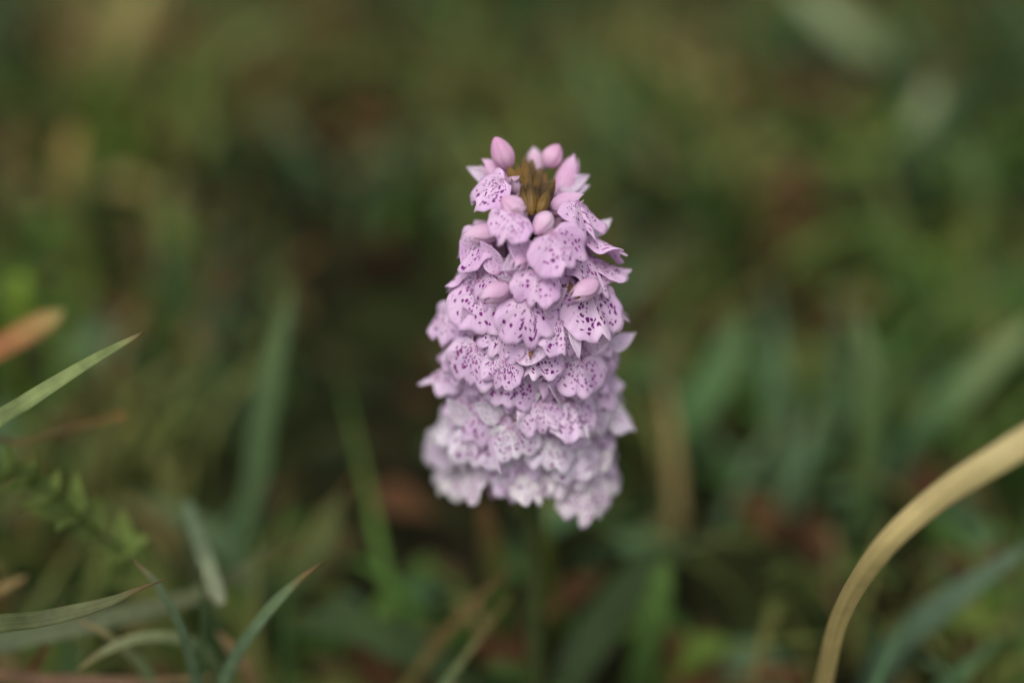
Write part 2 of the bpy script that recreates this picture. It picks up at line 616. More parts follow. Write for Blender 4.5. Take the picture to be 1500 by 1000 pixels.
# lips seen from the front: photo x, y of the lip's middle, width in photo pixels, roll
LIPS = [
    (706, 289, 76, -32), (749, 333, 62, -6), (858, 318, 86, 30), (816, 371, 96, 6), (691, 374, 96, -18),
    (884, 356, 66, 48), (898, 384, 62, 58), (872, 398, 76, 26), (672, 408, 66, -46), (786, 409, 80, 2),
    (697, 460, 88, -14), (648, 465, 62, -52), (776, 458, 104, 0), (870, 456, 88, 16), (898, 444, 72, 46),
    (888, 494, 82, 26), (832, 492, 76, 10), (729, 497, 80, -8), (785, 527, 86, 2), (671, 506, 76, -28),
    (698, 538, 82, -12), (738, 545, 60, -4), (847, 549, 80, 8), (648, 547, 70, -46), (753, 582, 88, -2),
    (895, 552, 82, 34), (800, 604, 76, 2), (843, 612, 82, 10), (876, 610, 70, 22), (703, 611, 88, -14),
    (662, 566, 76, -34), (653, 612, 72, -38), (908, 604, 64, 42), (754, 641, 84, -4), (809, 668, 84, 2),
    (672, 656, 82, -24), (642, 664, 72, -36), (702, 662, 76, -10), (857, 668, 78, 12), (896, 686, 86, 26),
    (687, 708, 60, -12), (785, 714, 78, 0), (857, 728, 80, 12), (836, 708, 62, 6), (656, 690, 62, -26),
]
frng = random.Random(5)
placed = []
for (px, py, w, roll) in LIPS:
    p = hit_spike(px, py)
    ph = math.atan2(p.x - AXIS.x, -(p.y - AXIS.y))
    placed.append((ph, p.z))
    depth = (p - CAM).dot(VIEW)
    wm = w * SENSOR / LENS / 1500 * depth
    size = max(0.0040, min(0.0066, wm / 1.66 / max(0.62, math.cos(ph * 0.8))))
    if abs(ph) > 1.15: size = min(size, 0.0055)
    t = (p.z - BASE_Z) / (TOP_Z - BASE_Z)
    droop = R(31 + 20 * max(0, t - 0.5) * 2 + 13 * min(1, abs(ph) / 1.4) + frng.uniform(-10, 14))
    pk = max(0.0, min(1.0, t * 1.25 - 0.1))
    j = frng.uniform(-0.03, 0.03)
    tint = (0.95 + 0.05 * pk + j, 0.97 - 0.15 * pk + j, 0.96 + 0.02 * pk + j)
    if t < 0.35: tint = (0.97 + j, 1.03 + j, 0.97 + j)
    if py > 680: tint = (0.97, 1.04, 0.93)
    hood = frng.random() < (0.0 if abs(roll) > 20 else 0.10)
    add_floret(p + Vector((frng.uniform(-.7, .7), frng.uniform(-.9, .9), frng.uniform(-1.2, 1.0))) * MM, size, R(-roll * 0.55 + frng.uniform(-16, 16)), droop, tint, yaw=-ph * 0.30 + R(frng.uniform(-20, 20)), hood=hood and py > 400, sepals=py > 400 and abs(ph) < 0.95 and frng.random() < 0.5, rng=frng, cup=frng.uniform(-0.2, 0.5), bract=(0.1 < t and frng.random() < 0.4))

# younger and half-hidden lips that fill the gaps between the others
for k in range(400):
    ph = frng.uniform(-1.7, 1.7)
    t = frng.uniform(0.10, 0.80)
    z = BASE_Z + t * (TOP_Z - BASE_Z)
    if min(math.hypot((ph - q) * spike_r(z), z - zz) for q, zz in placed) < 0.0030: continue
    placed.append((ph, z))
    r = spike_r(z) - (0.0016 if abs(ph) < 1.0 else 0.0004)
    pk = max(0.0, min(1.0, t * 1.25 - 0.1))
    j = frng.uniform(-0.05, 0.02)
    add_floret(Vector((AXIS.x + r * math.sin(ph), AXIS.y - r * math.cos(ph), z)), frng.uniform(0.0040, 0.0050), R(frng.uniform(-25, 25)), R(frng.uniform(16, 40)),
               (0.95 + 0.05 * pk + j, 0.95 - 0.13 * pk + j, 0.96 + 0.02 * pk + j), hood=False, sepals=abs(ph) < 0.9 and frng.random() < 0.4, rng=frng, cup=frng.uniform(-0.2, 0.6), bract=False, yaw=-ph * 0.2)

# the far side of the spike, in a loose spiral
for k in range(95):
    t = (k + 0.5) / 95 * 1.0 - 0.06
    z = BASE_Z + t * (TOP_Z - BASE_Z)
    ph = (k * 2.39996) % (2 * math.pi)
    if ph > math.pi: ph -= 2 * math.pi
    if abs(ph) < R(98): continue
    if t > 0.86: continue
    ok = True
    for (q, zz) in placed:
        dq = abs((ph - q + math.pi) % (2 * math.pi) - math.pi)
        if math.hypot(dq * spike_r(z), z - zz) < 0.0048: ok = False
    if not ok: continue
    placed.append((ph, z))
    r = spike_r(z)
    p = Vector((AXIS.x + r * math.sin(ph), AXIS.y - r * math.cos(ph), z))
    j = frng.uniform(-0.03, 0.03)
    pk = max(0.0, min(1.0, t * 1.25 - 0.1))
    add_floret(p, frng.uniform(0.0046, 0.0056), R(frng.uniform(-12, 12)), R(frng.uniform(28, 48)),
               (0.93 + 0.05 * pk + j, 0.93 - 0.10 * pk + j, 0.93 + 0.04 * pk + j), hood=t > 0.4, rng=frng, cup=frng.uniform(-0.2, 0.5), bract=frng.random() < 0.4)


def bud(name, tip, base, W, mat, tint=(1, 1, 1), point=0.7, label=None):
    d = tip - base
    v, f, uv = shell_mesh(d.length, W, 180, frng, point=point, curl=0.0)
    v = orient(v, d, (0.2, -0.8, 0.5), base)
    v = [q - Vector((AXIS.x, AXIS.y, 0)) for q in v]
    o = mesh_obj(name, v, f, mat, orchid, uv=uv)
    o.color = (*tint, 1)
    if label: o['label'] = label
    return o


def hood3(tip, base, W, tint):
    """half-open hood: three cupped tepals that overlap"""
    d = tip - base
    y = d.normalized()
    ref = Vector((0.05, -0.55, 0.83))
    V, F, U = [], [], []
    for an, k, l in ((-62, 0.80, 0.92), (62, 0.80, 0.95), (0, 1.0, 1.0)):
        v, f, uv = petal_mesh(d.length * l, W * 0.95 * k, frng, cup=0.0, curl=0.0, ns=14, na=11)
        # wrap the tepal round the hood's axis
        out = []
        for q in v:
            rad = W * (0.86 if an == 0 else 0.78) * (math.sin(math.pi * (0.12 + 0.80 * max(0, min(1, q.y / (d.length * l)))))) ** 0.6
            a_ = q.x / (W * 0.9) + R(an)
            out.append(Vector((rad * math.sin(a_), q.y, rad * math.cos(a_) - W * 0.45)))
        v = [q - Vector((AXIS.x, AXIS.y, 0)) for q in orient(out, y, ref, base)]
        v, f, uv = thicken(v, f, uv, 0.00014)
        F += [tuple(i + len(V) for i in q) for q in f]
        V += v
        U += uv
    o = mesh_obj('hood', V, F, M_HOOD, orchid, uv=U)
    o.color = (*tint, 1)


# closed pink buds round the tip: photo position and depth of tip, then of base, half width
HOODS = {(702, 437), (836, 436), (676, 345), (856, 284), (842, 224), (705, 232), (780, 214), (754, 392)}
for (tx, ty, td, bx_, by_, bd, W, tint) in [
    (725, 201, .2010, 746, 248, .2035, 1.65, (1.0, .86, .96)),
    (819, 212, .2060, 800, 245, .2060, 1.55, (1.0, .86, .96)),
    (735, 290, .1930, 766, 314, .1945, 1.6, (1.02, 1.0, 1.04)),
    (784, 343, .1918, 806, 312, .1935, 1.4, (1.02, .98, 1.04)),
    (856, 284, .1990, 806, 304, .1980, 1.75, (1.02, 1.0, 1.04)),
    (842, 224, .2065, 820, 288, .2045, 1.9, (1.02, .96, 1.02)),
    (705, 232, .2050, 748, 268, .2040, 1.75, (1.02, .96, 1.02)),
    (780, 214, .2100, 790, 250, .2090, 1.4, (1.05, 1.15, 1.06)),
    (702, 437, .1918, 746, 416, .1935, 1.6, (1.0, .96, 1.0)),
    (836, 436, .1935, 876, 410, .1950, 1.65, (1.0, .96, 1.0)),
    (676, 345, .1962, 738, 334, .1965, 1.6, (1.0, .98, 1.0)),
    (754, 392, .1915, 770, 368, .1945, 1.35, (1.0, .96, 1.02)),
]:
    if (tx, ty) in HOODS:
        hood3(at(tx, ty, td), at(bx_, by_, bd), W * 1.15 * MM, (tint[0] * .98, tint[1] * .88, tint[2] * .96))
    else:
        bud('bud', at(tx, ty, td), at(bx_, by_, bd), W * MM, M_BUD, tint)

# open sepals that stand out of the top
for (x0, y0, d0, x1, y1, d1, W) in [
    (745, 275, .204, 684, 247, .206, 1.5), (820, 280, .204, 863, 258, .206, 1.2), (822, 288, .204, 863, 272, .206, 1.0),
    (862, 345, .203, 895, 322, .206, 1.1), (752, 410, .194, 726, 404, .192, 0.35), (770, 372, .195, 734, 398, .192, 1.3),
    (893, 512, .205, 929, 488, .208, 1.2), (894, 612, .213, 930, 630, .214, 1.1), 
    (716, 640, .205, 733, 696, .205, 0.35), 
    (838, 474, .1965, 849, 526, .1968, 0.8),
]:
    a, c = at(x0, y0, d0), at(x1, y1, d1)
    v, f, uv = petal_mesh((c - a).length, W * MM, frng, cup=0.3, curl=0.06)
    v = [q - Vector((AXIS.x, AXIS.y, 0)) for q in orient(v, c - a, (0, -0.7, 0.7), a)]
    v, f, uv = thicken(v, f, uv, 0.00012)
    o = mesh_obj('sepal', v, f, M_SEPAL, orchid, uv=uv)
    o.color = (0.98, 0.98, 0.98, 1)

# brown unopened buds and bracts at the very tip
for (tx, ty, td, bx_, by_, bd, W) in [
    (768, 229, .2045, 771, 290, .1990, 0.95), (779, 233, .2065, 776, 292, .2005, 0.9), (745, 244, .2000, 764, 292, .1975, 0.95),
    (792, 246, .2045, 780, 298, .1990, 0.9), (812, 262, .2010, 790, 306, .1970, 1.0), (757, 240, .2030, 767, 290, .1990, 0.8),
    (776, 262, .1965, 779, 316, .1945, 0.8), (803, 280, .1960, 788, 316, .1950, 0.9), (800, 252, .2050, 786, 296, .2000, 0.8),
    (786, 272, .1970, 783, 312, .1955, 0.7), (764, 272, .1960, 774, 316, .1945, 0.7),
]:
    bud('young_bud', at(tx, ty, td), at(bx_, by_, bd), W * MM, M_YOUNG, point=0.55)

# stem, from the turf to the tip
pts = catmull([Vector((0.002, 0.004, -0.004)), Vector((0.001, 0.002, 0.04)), Vector((0, 0, BASE_Z)), Vector((0, 0, 0.11)), Vector((0.0002, -0.0002, TOP_Z - 0.004))], 20)
v, f = tube(pts, [0.0017 - 0.0006 * (i / 19) for i in range(20)], 14)
mesh_obj('stem', v, f, M_STEM, orchid)


def blade_mesh(path, widths, cols, face, fold=0.25, n=26, thick=0.00022, nw=5, wave=0.0, twist=(0, 0)):
    """a grass blade: closed lens-shaped section swept along a path. face: vector its upper side looks to"""
    P = catmull(path, n)
    verts, uv, col = [], [], []
    tot = 0
    L = [0]
    for a, b in zip(P, P[1:]):
        tot += (b - a).length
        L.append(tot)
    for i, p in enumerate(P):
        s = i / (n - 1)
        t = (P[min(i + 1, n - 1)] - P[max(i - 1, 0)]).normalized()
        nrm = Vector(face) - t * Vector(face).dot(t)
        nrm.normalize()
        tw = twist[0] + (twist[1] - twist[0]) * s
        x = t.cross(nrm)
        x, nrm = x * math.cos(tw) + nrm * math.sin(tw), nrm * math.cos(tw) - x * math.sin(tw)
        w = lerp_table(widths, s) * 0.5
        c = lerp_table(cols, s)
        for sgn in (1, -1):
            for k in range(nw):
                u = k / (nw - 1) * 2 - 1
                u_ = u if sgn > 0 else -u
                h = fold * w * abs(u_) + (thick * (1 - abs(u_)) + 0.00004) * sgn
                verts.append(p + x * (w * u_) + nrm * (h + wave * w * math.sin(9 * s + 2 * u_)))
                uv.append((u_ * 0.5 + 0.5, s * tot / 0.08))
                e = 1.0 - 0.18 * (1 - abs(u_)) * 0
                col.append(tuple(q * e for q in c))
    m = nw * 2
    f = grid_faces(n, m, close=True)
    f.append(tuple(range(m)))
    f.append(tuple((n - 1) * m + k for k in reversed(range(m))))
    return verts, f, uv, col


# basal leaves of the orchid, keeled lances rising from the turf
for (px_, reach, h, az, w) in [(0, .05, .022, 50, .009), (0, .045, .03, 170, .009), (0, .055, .024, 280, .010)]:
    dx, dy = math.cos(R(az)), math.sin(R(az))
    path = [(0.002, 0.004, 0.0), (dx * reach * .35, dy * reach * .35 + .003, h * .7), (dx * reach * .75, dy * reach * .75 + .003, h), (dx * reach, dy * reach + .003, h * .9)]
    v, f, uv, c = blade_mesh(path, [(0, w * .4), (.4, w), (.75, w * .8), (1, .0004)], [(0, (.05, .08, .025)), (1, (.06, .10, .03))], (-dx, -dy, 1.2), fold=0.3, nw=7)
    mesh_obj('leaf', v, f, M_BLADE, orchid, uv=uv, col=c)

# ------------------------------------------------------------------ single grass blades and straws
G = (.095, .15, .045)          # mid green
BG = (.13, .20, .105)         # blue-green
PG = (.20, .25, .11)            # pale green
OL = (.12, .13, .05)            # olive
TAN = (.34, .24, .11)
STRAW = (.54, .43, .19)
BR = (.17, .095, .040)
OR = (.38, .17, .055)


def blade(name, label, cat, path, widths, cols, face=(0, -0.6, 0.8), mat=None, group=None, **kw):
    """path in photo x, y, depth or as world points given with 4 numbers (x, y, z, 0); widths in mm"""
    pts = []
    for q in path:
        pts.append(Vector(q[:3]) if len(q) == 4 else at(*q))
    while len(pts) > 2 and pts[0].z < 0.002: pts.pop(0)
    gz = ground_z(pts[0].x, pts[0].y + 0.006)
    if pts[0].z > gz: pts.insert(0, Vector((pts[0].x, pts[0].y + 0.006, gz - 0.003)))      # rooted in the turf
    base = pts[0].copy()
    v, f, uv, c = blade_mesh(pts, [(a, b * MM) for a, b in widths], cols, face, **kw)
    v = [q - base for q in v]
    o = mesh_obj(name, v, f, mat or M_BLADE, uv=uv, col=c)
    o.location = base
    tag(o, label, cat, group)
    return o


FG = 'long single blades of grass round the orchid'
blade('grass_blade', 'long straight pale green grass blade with fine ribs and a tapering brown point', 'grass blade',
      [(-.135, .01, 0, 0), (-.120, -.015, .055, 0), (-70, 664, .1935), (40, 589, .196), (130, 532, .198), (212, 486, .199)],
      [(0, 2.2), (.4, 2.7), (.62, 2.4), (.85, 1.45), (.97, .6), (1, .15)],
      [(0, G), (.4, (.24, .31, .11)), (.9, (.24, .30, .10)), (.965, (.24, .20, .08)), (1, BR)], group=FG, fold=.3, n=40)
blade('grass_blade', 'green grass blade with a dark lower edge drawn out into a thin brown point', 'grass blade',
      [(-.115, .02, 0, 0), (-.105, -.005, .035, 0), (-60, 924, .1960), (60, 907, .197), (150, 885, .198), (200, 864, .199), (243, 848, .200)],
      [(0, 2.0), (.4, 2.5), (.6, 2.1), (.75, 1.1), (.88, .5), (1, .15)],
      [(0, G), (.5, (.13, .15, .06)), (.75, OL), (.86, (.17, .12, .05)), (1, (.20, .13, .06))], group=FG, fold=.4, n=36)
blade('grass_blade', 'slender blue-green grass blade leaning over with a small tan point', 'grass blade',
      [(296, 1100, .232), (290, 1010, .222), (268, 925, .213), (230, 855, .208), (190, 816, .206)],
      [(0, 1.7), (.5, 1.7), (.8, 1.1), (.95, .55), (1, .15)], [(0, G), (.4, BG), (.8, (.17, .23, .12)), (.95, (.26, .20, .09)), (1, (.26, .20, .09))], group=FG)
blade('grass_blade', 'blue-green grass blade with a withered orange-brown tip', 'grass blade',
      [(300, 1120, .232), (335, 985, .219), (385, 905, .211), (435, 852, .206), (476, 822, .204)],
      [(0, 2.0), (.4, 2.1), (.7, 1.6), (.84, .8), (.93, .5), (1, .15)], [(0, G), (.4, BG), (.74, (.17, .24, .12)), (.85, (.22, .16, .06)), (1, (.15, .09, .04))], group=FG)
blade('grass_blade', 'thin pale green grass blade curled over into a hook', 'grass blade',
      [(300, 1090, .240), (320, 1000, .230), (290, 945, .224), (220, 932, .220), (160, 950, .218), (115, 980, .217)],
      [(0, 1.8), (.5, 1.9), (.8, 1.5), (1, .3)], [(0, G), (.5, (.19, .25, .11)), (.85, (.26, .28, .13)), (1, TAN)], group=FG)
blade('grass_blade', 'pale green grass blade folded across itself beside the hooked one', 'grass blade',
      [(260, 1080, .236), (215, 985, .226), (165, 935, .221), (110, 905, .219)],
      [(0, 2.2), (.5, 2.0), (1, .3)], [(0, G), (.5, (.19, .25, .11)), (1, TAN)], group=FG)
blade('grass_blade', 'broad olive grass blade lying almost level above the turf', 'grass blade',
      [(-.14, .03, 0, 0), (-120, 985, .225), (0, 942, .225), (150, 908, .227), (300, 868, .231), (400, 800, .236)],
      [(0, 2), (.4, 3.8), (.75, 3.2), (1, .6)], [(0, G), (.5, (.12, .15, .07)), (1, OL)], group=FG)
blade('grass_blade', 'short pale grey-green grass stub with a blunt light end', 'grass blade',
      [(275, 755, .245), (290, 785, .233), (301, 815, .2270), (312, 848, .2235), (325, 885, .222)],
      [(0, 1.6), (.5, 2.6), (.9, 2.6), (1, 1.2)], [(0, BG), (.5, (.17, .22, .12)), (.9, (.24, .27, .16)), (1, (.34, .35, .22))], group=FG)
blade('grass_blade', 'fine upright green grass stem among the crossed blades', 'grass blade',
      [(292, 1120, .238), (294, 1000, .226), (296, 900, .218), (293, 830, .214)],
      [(0, 1.2), (.6, 1.0), (1, .2)], [(0, G), (1, (.09, .14, .06))], group=FG)
blade('straw', 'thick pale yellow straw bent over in a wide arch', 'straw',
      [(1180, 1130, .235), (1205, 1010, .2180), (1230, 905, .2040), (1287, 810, .1880), (1365, 735, .1820), (1450, 678, .1760), (1550, 624, .1720), (1680, 600, .168), (.082, -.075, .092, 0)],
      [(0, 2.0), (.15, 2.5), (.35, 2.7), (.55, 3.2), (.75, 3.6), (.9, 3.0), (1, 1.0)],
      [(0, TAN), (.2, (.36, .28, .11)), (.4, (.47, .37, .15)), (.7, (.56, .46, .21)), (1, TAN)], mat=M_STRAW, face=(-.3, -0.7, 0.8), fold=.04, n=54, thick=.0012, nw=9)
blade('withered_leaf', 'withered orange leaf blade fading to a tan rounded tip', 'leaf',
      [(-.16, .05, 0, 0), (-120, 575, .234), (-30, 527, .235), (40, 488, .237), (94, 456, .239)],
      [(0, 2), (.4, 3.6), (.75, 4.6), (.88, 4.2), (.95, 2.6), (1, .6)], [(0, BR), (.45, (.42, .14, .05)), (.65, OR), (.82, (.40, .25, .08)), (1, (.34, .30, .10))], face=(0, -.5, .8))
blade('grass_blade', 'thin dry brown grass stalk with a tiny orange end', 'grass blade',
      [(-.14, .06, 0, 0), (-60, 675, .224), (30, 648, .226), (110, 626, .228), (186, 607, .230)],
      [(0, 1.2), (.6, .6), (.93, .4), (.97, .9), (1, .3)], [(0, BR), (.7, (.20, .11, .045)), (.95, OR), (1, OR)], group=FG)
blade('grass_blade', 'red-brown dying grass blade slanting over greener turf', 'grass blade',
      [(540, 1100, .262), (600, 1000, .250), (655, 925, .245), (715, 862, .242), (760, 822, .241)],
      [(0, 1.8), (.4, 1.9), (.8, 1.4), (1, .3)], [(0, OL), (.35, (.17, .15, .055)), (.6, (.16, .10, .035)), (1, (.12, .08, .03))], group=FG)
blade('grass_blade', 'short tan withered blade poking up among green ones low on the turf', 'grass blade',
      [(380, 1100, .250), (370, 1000, .236), (340, 950, .230), (318, 925, .228)],
      [(0, 2.4), (.6, 2.6), (1, .5)], [(0, BR), (.5, TAN), (1, (.38, .26, .14))], group=FG)
blade('grass_blade', 'red-brown dry blade end lying level near the turf', 'grass blade',
      [(-.11, .02, 0, 0), (-60, 1008, .224), (80, 997, .225), (220, 998, .227), (330, 990, .23)],
      [(0, 2), (.5, 2.2), (1, .6)], [(0, BR), (.6, (.22, .13, .075)), (1, TAN)], group=FG)
blade('grass_blade', 'rusty folded blade tip beside the hooked pale blade', 'grass blade',
      [(20, 1090, .245), (50, 985, .232), (75, 930, .227), (92, 885, .226)],
      [(0, 2), (.5, 2.2), (1, .4)], [(0, OL), (.6, (.24, .12, .05)), (1, BR)], group=FG)
blade('grass_blade', 'olive blade with a yellowed tip in the dark gap by the leafy sprig', 'grass blade',
      [(-.12, .03, 0, 0), (-40, 905, .225), (0, 865, .226), (38, 845, .228)],
      [(0, 2), (.5, 2.6), (1, .5)], [(0, OL), (.6, (.24, .17, .06)), (1, TAN)], group=FG)
BGp = 'broad blurred grass blades behind the orchid'
BROAD = [
    ('upright blue-green grass blade standing broad and alone behind the orchid', [(352, 830, .300), (372, 720, .290), (390, 600, .280), (406, 510, .275), (430, 420, .273)], 4.6, (.11, .18, .09), (.10, .15, .07)),
    ('upright grey-green grass blade behind the bend of the straw', [(1255, 800, .310), (1268, 700, .298), (1272, 600, .290), (1270, 520, .285), (1258, 450, .283)], 4.6, (.10, .16, .06), (.13, .18, .085)),
    ('wide blue-green leaf blade leaning beyond the orchid', [(930, 760, .33), (1000, 640, .32), (1050, 550, .315), (1090, 460, .315)], 8.0, (.075, .15, .06), (.10, .17, .075)),
    ('long pale green blade leaning past the arched straw', [(1290, 720, .34), (1340, 640, .33), (1420, 560, .325), (1530, 460, .32)], 7.0, (.10, .18, .07), (.18, .23, .11)),
    ('blue-green blade low under the arched straw', [(1270, 1010, .258), (1330, 930, .250), (1410, 865, .246), (1520, 790, .243)], 5.0, (.07, .11, .075), (.085, .13, .085)),
    ('pale grey blade far behind, bent flat at its top', [(1345, 190, .50), (1290, 90, .48), (1230, 40, .47), (1150, -30, .46)], 12.0, (.20, .25, .13), (.32, .37, .23)),
    ('pale grey-green upright blade far behind in the taller grass', [(1335, 420, .47), (1342, 300, .45), (1350, 220, .44), (1362, 120, .435)], 9.5, (.20, .25, .13), (.34, .38, .24)),
    ('fresh green upright leaf behind the orchid foot', [(935, 1010, .275), (950, 930, .266), (965, 870, .262), (975, 815, .26)], 6.0, (.065, .12, .035), (.10, .17, .045)),
    ('yellow-green upright blade with a reddish top under the flower spike', [(735, 930, .285), (728, 850, .272), (716, 780, .264), (706, 728, .260)], 4.4, (.085, .135, .035), (.17, .095, .045)),
    ('slim yellow-green shoot beside the orchid stem', [(812, 930, .285), (803, 850, .275), (797, 790, .268), (795, 745, .265)], 2.6, (.09, .12, .025), (.12, .13, .03)),
    ('pale straw-coloured blade far behind in the left-hand tussock of dry grass', [(130, 260, .50), (160, 120, .47), (190, 40, .46), (215, -40, .455)], 8.0, (.20, .19, .07), (.34, .30, .12)),
    ('dull olive blade leaning out of the tussock behind', [(235, 300, .50), (260, 190, .50), (330, 90, .50), (430, 20, .50)], 7.0, (.12, .16, .055), (.17, .21, .08)),
    ('yellow-tan withered blade among green grass behind the orange leaf', [(110, 420, .42), (105, 320, .405), (102, 250, .395), (110, 180, .39)], 7.0, (.15, .17, .06), (.42, .29, .11)),
    ('bright lime blade tip behind the orange leaf', [(20, 540, .32), (22, 470, .305), (28, 425, .298), (34, 395, .296)], 5.5, (.12, .18, .03), (.22, .31, .05)),
    ('light green bent blade in the far grass beyond the straw', [(1440, 420, .42), (1445, 330, .405), (1430, 260, .395), (1400, 200, .39)], 7.5, (.09, .15, .055), (.13, .19, .075)),
    ('olive blade crossing low behind the curled grass', [(200, 720, .285), (270, 760, .275), (330, 800, .268), (380, 870, .262)][::-1], 5.0, (.06, .10, .05), (.09, .12, .055)),
    ('yellowish thin blade among the dark gaps behind', [(300, 860, .30), (270, 780, .292), (245, 700, .288), (225, 650, .286)], 3.4, (.11, .13, .045), (.16, .16, .06)),
    ('grey-green broad blade low behind the leafy sprig', [(430, 1000, .29), (410, 900, .28), (470, 800, .275), (500, 720, .273)], 4.0, (.08, .11, .045), (.12, .14, .055)),
]
for (label, path, w, c0, c1) in BROAD:
    c0, c1 = [(q[0] * 1.3, q[1] * 1.32, q[2] * 1.12) for q in (c0, c1)]
    p0 = at(*path[0])
    root = (p0.x, p0.y + 0.012, -0.003, 0)
    if p0.z < 0.002:
        k = [q for q in path]
    tw = random.uniform(-.4, .4)
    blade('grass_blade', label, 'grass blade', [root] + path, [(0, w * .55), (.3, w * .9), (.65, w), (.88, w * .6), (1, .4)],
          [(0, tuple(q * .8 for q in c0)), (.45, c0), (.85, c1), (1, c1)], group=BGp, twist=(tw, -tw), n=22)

# leafy sprig (bedstraw-like) in front of the turf
sprig = bpy.data.objects.new('leafy_sprig', None)
COL.objects.link(sprig)
sroot = on_ground(60, 900, 0.0)
sprig.location = sroot
sprig.empty_display_size = 0.01
tag(sprig, 'small bright green leafy sprig with whorls of tiny narrow leaves', 'herb')
spts = catmull([sroot, at(185, 830, .238), at(140, 778, .226), at(80, 725, .219), at(25, 690, .217), at(-30, 680, .216)], 30)
v, f = tube([p - sroot for p in spts], [.0006 - .0004 * i / 29 for i in range(30)], 6)
mesh_obj('stem', v, f, solid_mat('sprig_stem', (.06, .09, .02), (.09, .12, .03), 300), sprig)
srng = random.Random(3)
leafdata = None
for i in range(5, 30, 3):
    t = (spts[min(i + 1, 29)] - spts[i - 1]).normalized()
    for k in range(4):
        an = k * 2 * math.pi / 4 + srng.random()
        a = t.orthogonal().normalized()
        b2 = t.cross(a)
        d = (a * math.cos(an) + b2 * math.sin(an) + t * 0.6).normalized()
        L_ = srng.uniform(.004, .0075)
        v, f, uv = petal_mesh(L_, .0019, srng, cup=.3, curl=.1, ns=6, na=5)
        v = [q - sroot for q in orient(v, d, t, spts[i])]
        g = srng.uniform(.8, 1.2)
        mesh_obj('leaf', v, f, M_LEAF, sprig, uv=uv, col=[(.20 * g, .27 * g, .07 * g)] * len(v))

# ------------------------------------------------------------------ the turf: uncountable grass and low leaves
# patches of different growth on the ground (photo spot -> place on the ground, radius in metres)
PAL = {
    'green': [(.095, .185, .040), (.125, .220, .048), (.078, .150, .040)],
    'blue': [(.092, .180, .080), (.115, .215, .095), (.135, .21, .105)],
    'olive': [(.190, .220, .060), (.235, .245, .075), (.150, .185, .050)],
    'tan': [(.34, .25, .11), (.42, .31, .13), (.20, .19, .07)],
    'brown': [(.17, .085, .035), (.12, .058, .026), (.15, .12, .045)],
    'lime': [(.165, .28, .045), (.20, .315, .056), (.14, .235, .04)],
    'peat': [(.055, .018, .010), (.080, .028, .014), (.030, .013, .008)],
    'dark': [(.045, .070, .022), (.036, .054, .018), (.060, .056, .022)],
}
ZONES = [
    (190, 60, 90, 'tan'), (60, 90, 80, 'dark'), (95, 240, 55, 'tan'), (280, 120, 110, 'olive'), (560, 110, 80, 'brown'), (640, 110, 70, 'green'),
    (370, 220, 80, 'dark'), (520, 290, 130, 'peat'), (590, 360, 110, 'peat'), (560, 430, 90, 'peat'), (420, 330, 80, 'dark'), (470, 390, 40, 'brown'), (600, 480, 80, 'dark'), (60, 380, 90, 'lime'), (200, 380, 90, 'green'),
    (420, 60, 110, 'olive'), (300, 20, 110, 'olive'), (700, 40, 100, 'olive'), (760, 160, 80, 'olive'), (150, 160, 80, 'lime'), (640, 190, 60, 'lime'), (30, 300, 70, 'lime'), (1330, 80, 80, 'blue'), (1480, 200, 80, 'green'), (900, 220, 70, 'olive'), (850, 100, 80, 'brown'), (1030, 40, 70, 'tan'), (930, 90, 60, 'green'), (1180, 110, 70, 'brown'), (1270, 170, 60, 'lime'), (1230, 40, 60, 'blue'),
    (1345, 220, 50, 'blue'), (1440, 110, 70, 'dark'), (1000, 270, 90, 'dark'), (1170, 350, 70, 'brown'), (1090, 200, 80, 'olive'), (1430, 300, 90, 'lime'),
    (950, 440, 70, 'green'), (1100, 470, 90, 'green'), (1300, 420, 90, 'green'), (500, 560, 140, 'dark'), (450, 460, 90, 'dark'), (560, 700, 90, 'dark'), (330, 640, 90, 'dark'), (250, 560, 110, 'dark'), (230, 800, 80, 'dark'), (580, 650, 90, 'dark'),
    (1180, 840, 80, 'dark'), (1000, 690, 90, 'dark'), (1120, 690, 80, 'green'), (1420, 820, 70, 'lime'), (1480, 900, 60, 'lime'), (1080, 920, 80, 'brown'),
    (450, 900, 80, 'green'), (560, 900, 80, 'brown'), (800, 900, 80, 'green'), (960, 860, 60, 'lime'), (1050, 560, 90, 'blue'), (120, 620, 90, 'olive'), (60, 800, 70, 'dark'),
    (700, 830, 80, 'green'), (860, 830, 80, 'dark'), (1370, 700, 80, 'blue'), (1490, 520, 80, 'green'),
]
zc = []
for (px, py, rp, kind) in ZONES:
    g = on_ground(px, py, 0.022)
    d = (g - CAM).dot(VIEW)
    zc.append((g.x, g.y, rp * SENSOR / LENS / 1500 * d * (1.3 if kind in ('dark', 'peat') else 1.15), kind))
ZX = np.array([(a, b, c) for a, b, c, _ in zc])
BACK = ['green', 'green', 'olive', 'blue', 'green', 'dark', 'brown', 'olive']


def growth(x, y):
    d = np.hypot((ZX[:, 0] - x), (ZX[:, 1] - y) * 0.75) / ZX[:, 2]
    w = np.exp(-d * d * 1.3)
    i = int(np.argmax(w))
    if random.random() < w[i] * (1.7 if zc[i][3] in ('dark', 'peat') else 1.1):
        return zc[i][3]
    k = noise.noise(Vector((x * 16, y * 16, 3.3))) * 0.5 + 0.5
    return BACK[int(min(7, max(0, (k + random.uniform(-.22, .22)) * 8)))]


def clear_of_flower(pts):
    """keep the growth off the flower spike and off the space in front of it"""
    for p in pts:
        x, y, d = project(p)
        if d < 0.21 and -60 < x < 1560 and y < 1040: return False
        if d < 0.245 and 560 < x < 1010 and y < 840: return False
        if math.hypot(p[0] - AXIS.x, p[1] - AXIS.y) < 0.017 and p[2] > 0.058: return False
    return True


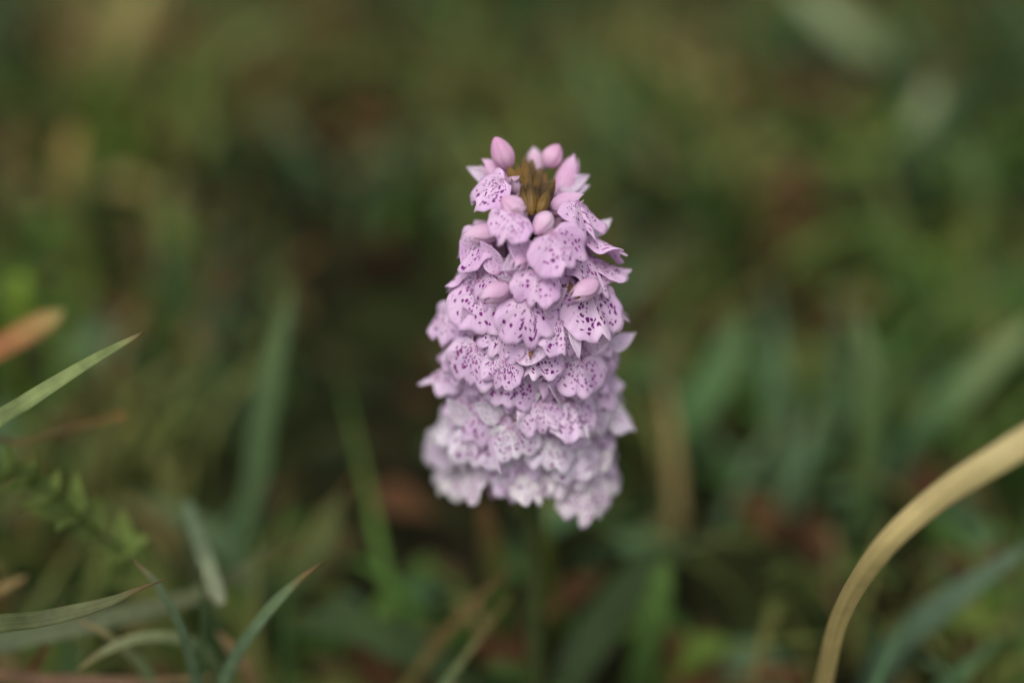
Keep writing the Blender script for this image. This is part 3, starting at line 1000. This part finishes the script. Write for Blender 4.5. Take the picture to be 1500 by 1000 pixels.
def scatter_grass(name, n, area, hmin, hmax, wmin, wmax, seg, inner=None, label=None, spread=0.010, per=9):
    """grass in tufts: the blades of one tuft share growth, lean and size"""
    V, F, C = [], [], []
    x0, x1, y0, y1 = area
    for _ in range(n // per):
        cx, cy = random.uniform(x0, x1), random.uniform(y0, y1)
        if inner and inner[0] < cx < inner[1] and inner[2] < cy < inner[3]: continue
        kind = growth(cx, cy)
        th = random.uniform(hmin, hmax)
        tw_ = random.uniform(wmin, wmax)
        taz = random.uniform(0, 6.283)
        tg = random.uniform(0.75, 1.3)
        m = per
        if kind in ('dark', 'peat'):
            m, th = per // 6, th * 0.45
        if kind == 'brown':
            m, th = int(per * .6), th * 0.65
        for _k in range(m):
            x, y = cx + random.gauss(0, spread), cy + random.gauss(0, spread)
            h = th * random.uniform(.6, 1.2)
            w = tw_ * random.uniform(.7, 1.3)
            az = taz + random.gauss(0, .9)
            lean = random.uniform(0.1, 1.0) * h
            z0 = ground_z(x, y) - 0.002
            bend = random.uniform(0.0, 0.55)
            dx, dy = math.cos(az), math.sin(az)
            pts = []
            for i in range(seg + 1):
                s = i / seg
                pts.append((x + dx * lean * s ** 1.7, y + dy * lean * s ** 1.7, z0 + h * (s - bend * s ** 3)))
            if not clear_of_flower(pts[1:]): continue
            fa = az + math.pi / 2 + random.uniform(-.6, .6)
            wx, wy = math.cos(fa) * w / 2, math.sin(fa) * w / 2
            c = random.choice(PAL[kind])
            g = tg * random.uniform(0.85, 1.15)
            if random.random() < 0.08 and kind not in ('dark', 'peat'): c = random.choice(PAL['tan'])
            tipc = random.choice([c, c, c, (.28, .17, .06)])
            b = len(V)
            for i, p in enumerate(pts):
                s = i / seg
                k = (1 - s ** 2.2) * (0.6 + 0.4 * min(1, s * 3)) if i < seg else 0.04
                q = max(0, (s - .7) / .3)
                cc = tuple((u * (1 - q) + t * q) * g for u, t in zip(c, tipc))
                V += [(p[0] - wx * k, p[1] - wy * k, p[2]), (p[0] + wx * k * .05, p[1] + wy * k * .05, p[2] - w * k * .16), (p[0] + wx * k, p[1] + wy * k, p[2])]
                C += [cc] * 3
            for i in range(seg):
                for j in range(2):
                    a = b + i * 3 + j
                    F.append((a, a + 1, a + 4, a + 3))
    o = mesh_obj(name, V, F, M_GRASS, col=C)
    tag(o, label, 'grass', kind='stuff')


def scatter_leaves(name, n, area, lmin, lmax, kinds, label, cat, zoff, mat):
    V, F, C = [], [], []
    x0, x1, y0, y1 = area
    for _ in range(n):
        x, y = random.uniform(x0, x1), random.uniform(y0, y1)
        kind = growth(x, y)
        if kinds and kind not in kinds and random.random() < 0.8: continue
        if kind in ('dark', 'peat') and random.random() < .8: continue
        L = random.uniform(lmin, lmax)
        W = L * random.uniform(.18, .36)
        az, el = random.uniform(0, 6.283), random.uniform(-.1, .9)
        d = Vector((math.cos(az) * math.cos(el), math.sin(az) * math.cos(el), math.sin(el)))
        z0 = ground_z(x, y) + random.uniform(0, zoff)
        if not clear_of_flower([(x, y, z0 + L)]): continue
        v, f, _ = petal_mesh(L, W, random, cup=.3, curl=random.uniform(-.3, .1), ns=5, na=3)
        v = orient(v, d, (random.uniform(-.3, .3), random.uniform(-.3, .3), 1), Vector((x, y, z0)))
        b = len(V)
        V += v
        F += [tuple(b + k for k in q) for q in f]
        pal = PAL[kind if not kinds or kind in kinds else kinds[0]]
        c = random.choice(pal)
        g = random.uniform(.7, 1.25)
        C += [tuple(u * g for u in c)] * len(v)
    o = mesh_obj(name, V, F, mat, col=C)
    tag(o, label, cat, kind='stuff')


NEAR = (-.30, .30, -.06, .55)
MID = (-1.0, 1.0, -.7, 1.5)
scatter_grass('turf_grass', 7600, NEAR, .016, .054, .0016, .0046, 6, label='dense short meadow grass growing round the orchid')
scatter_grass('meadow_grass', 26000, MID, .03, .08, .002, .005, 4, inner=NEAR, spread=.02, label='meadow grass spreading away beyond the orchid')
scatter_grass('distant_grass', 16000, (-5, 5, -3, 8), .08, .2, .008, .02, 3, inner=MID, spread=.06, label='distant rough grass of the open meadow')
scatter_leaves('low_herbs', 4800, NEAR, .006, .016, ('green', 'lime', 'olive', 'blue', 'dark'), 'low green herb leaves and moss between the grass', 'herbs', .012, M_LEAF)
scatter_leaves('dead_litter', 5000, NEAR, .008, .02, ('brown', 'tan', 'peat'), 'brown dead leaves and litter on the turf', 'litter', .014, M_LEAF)
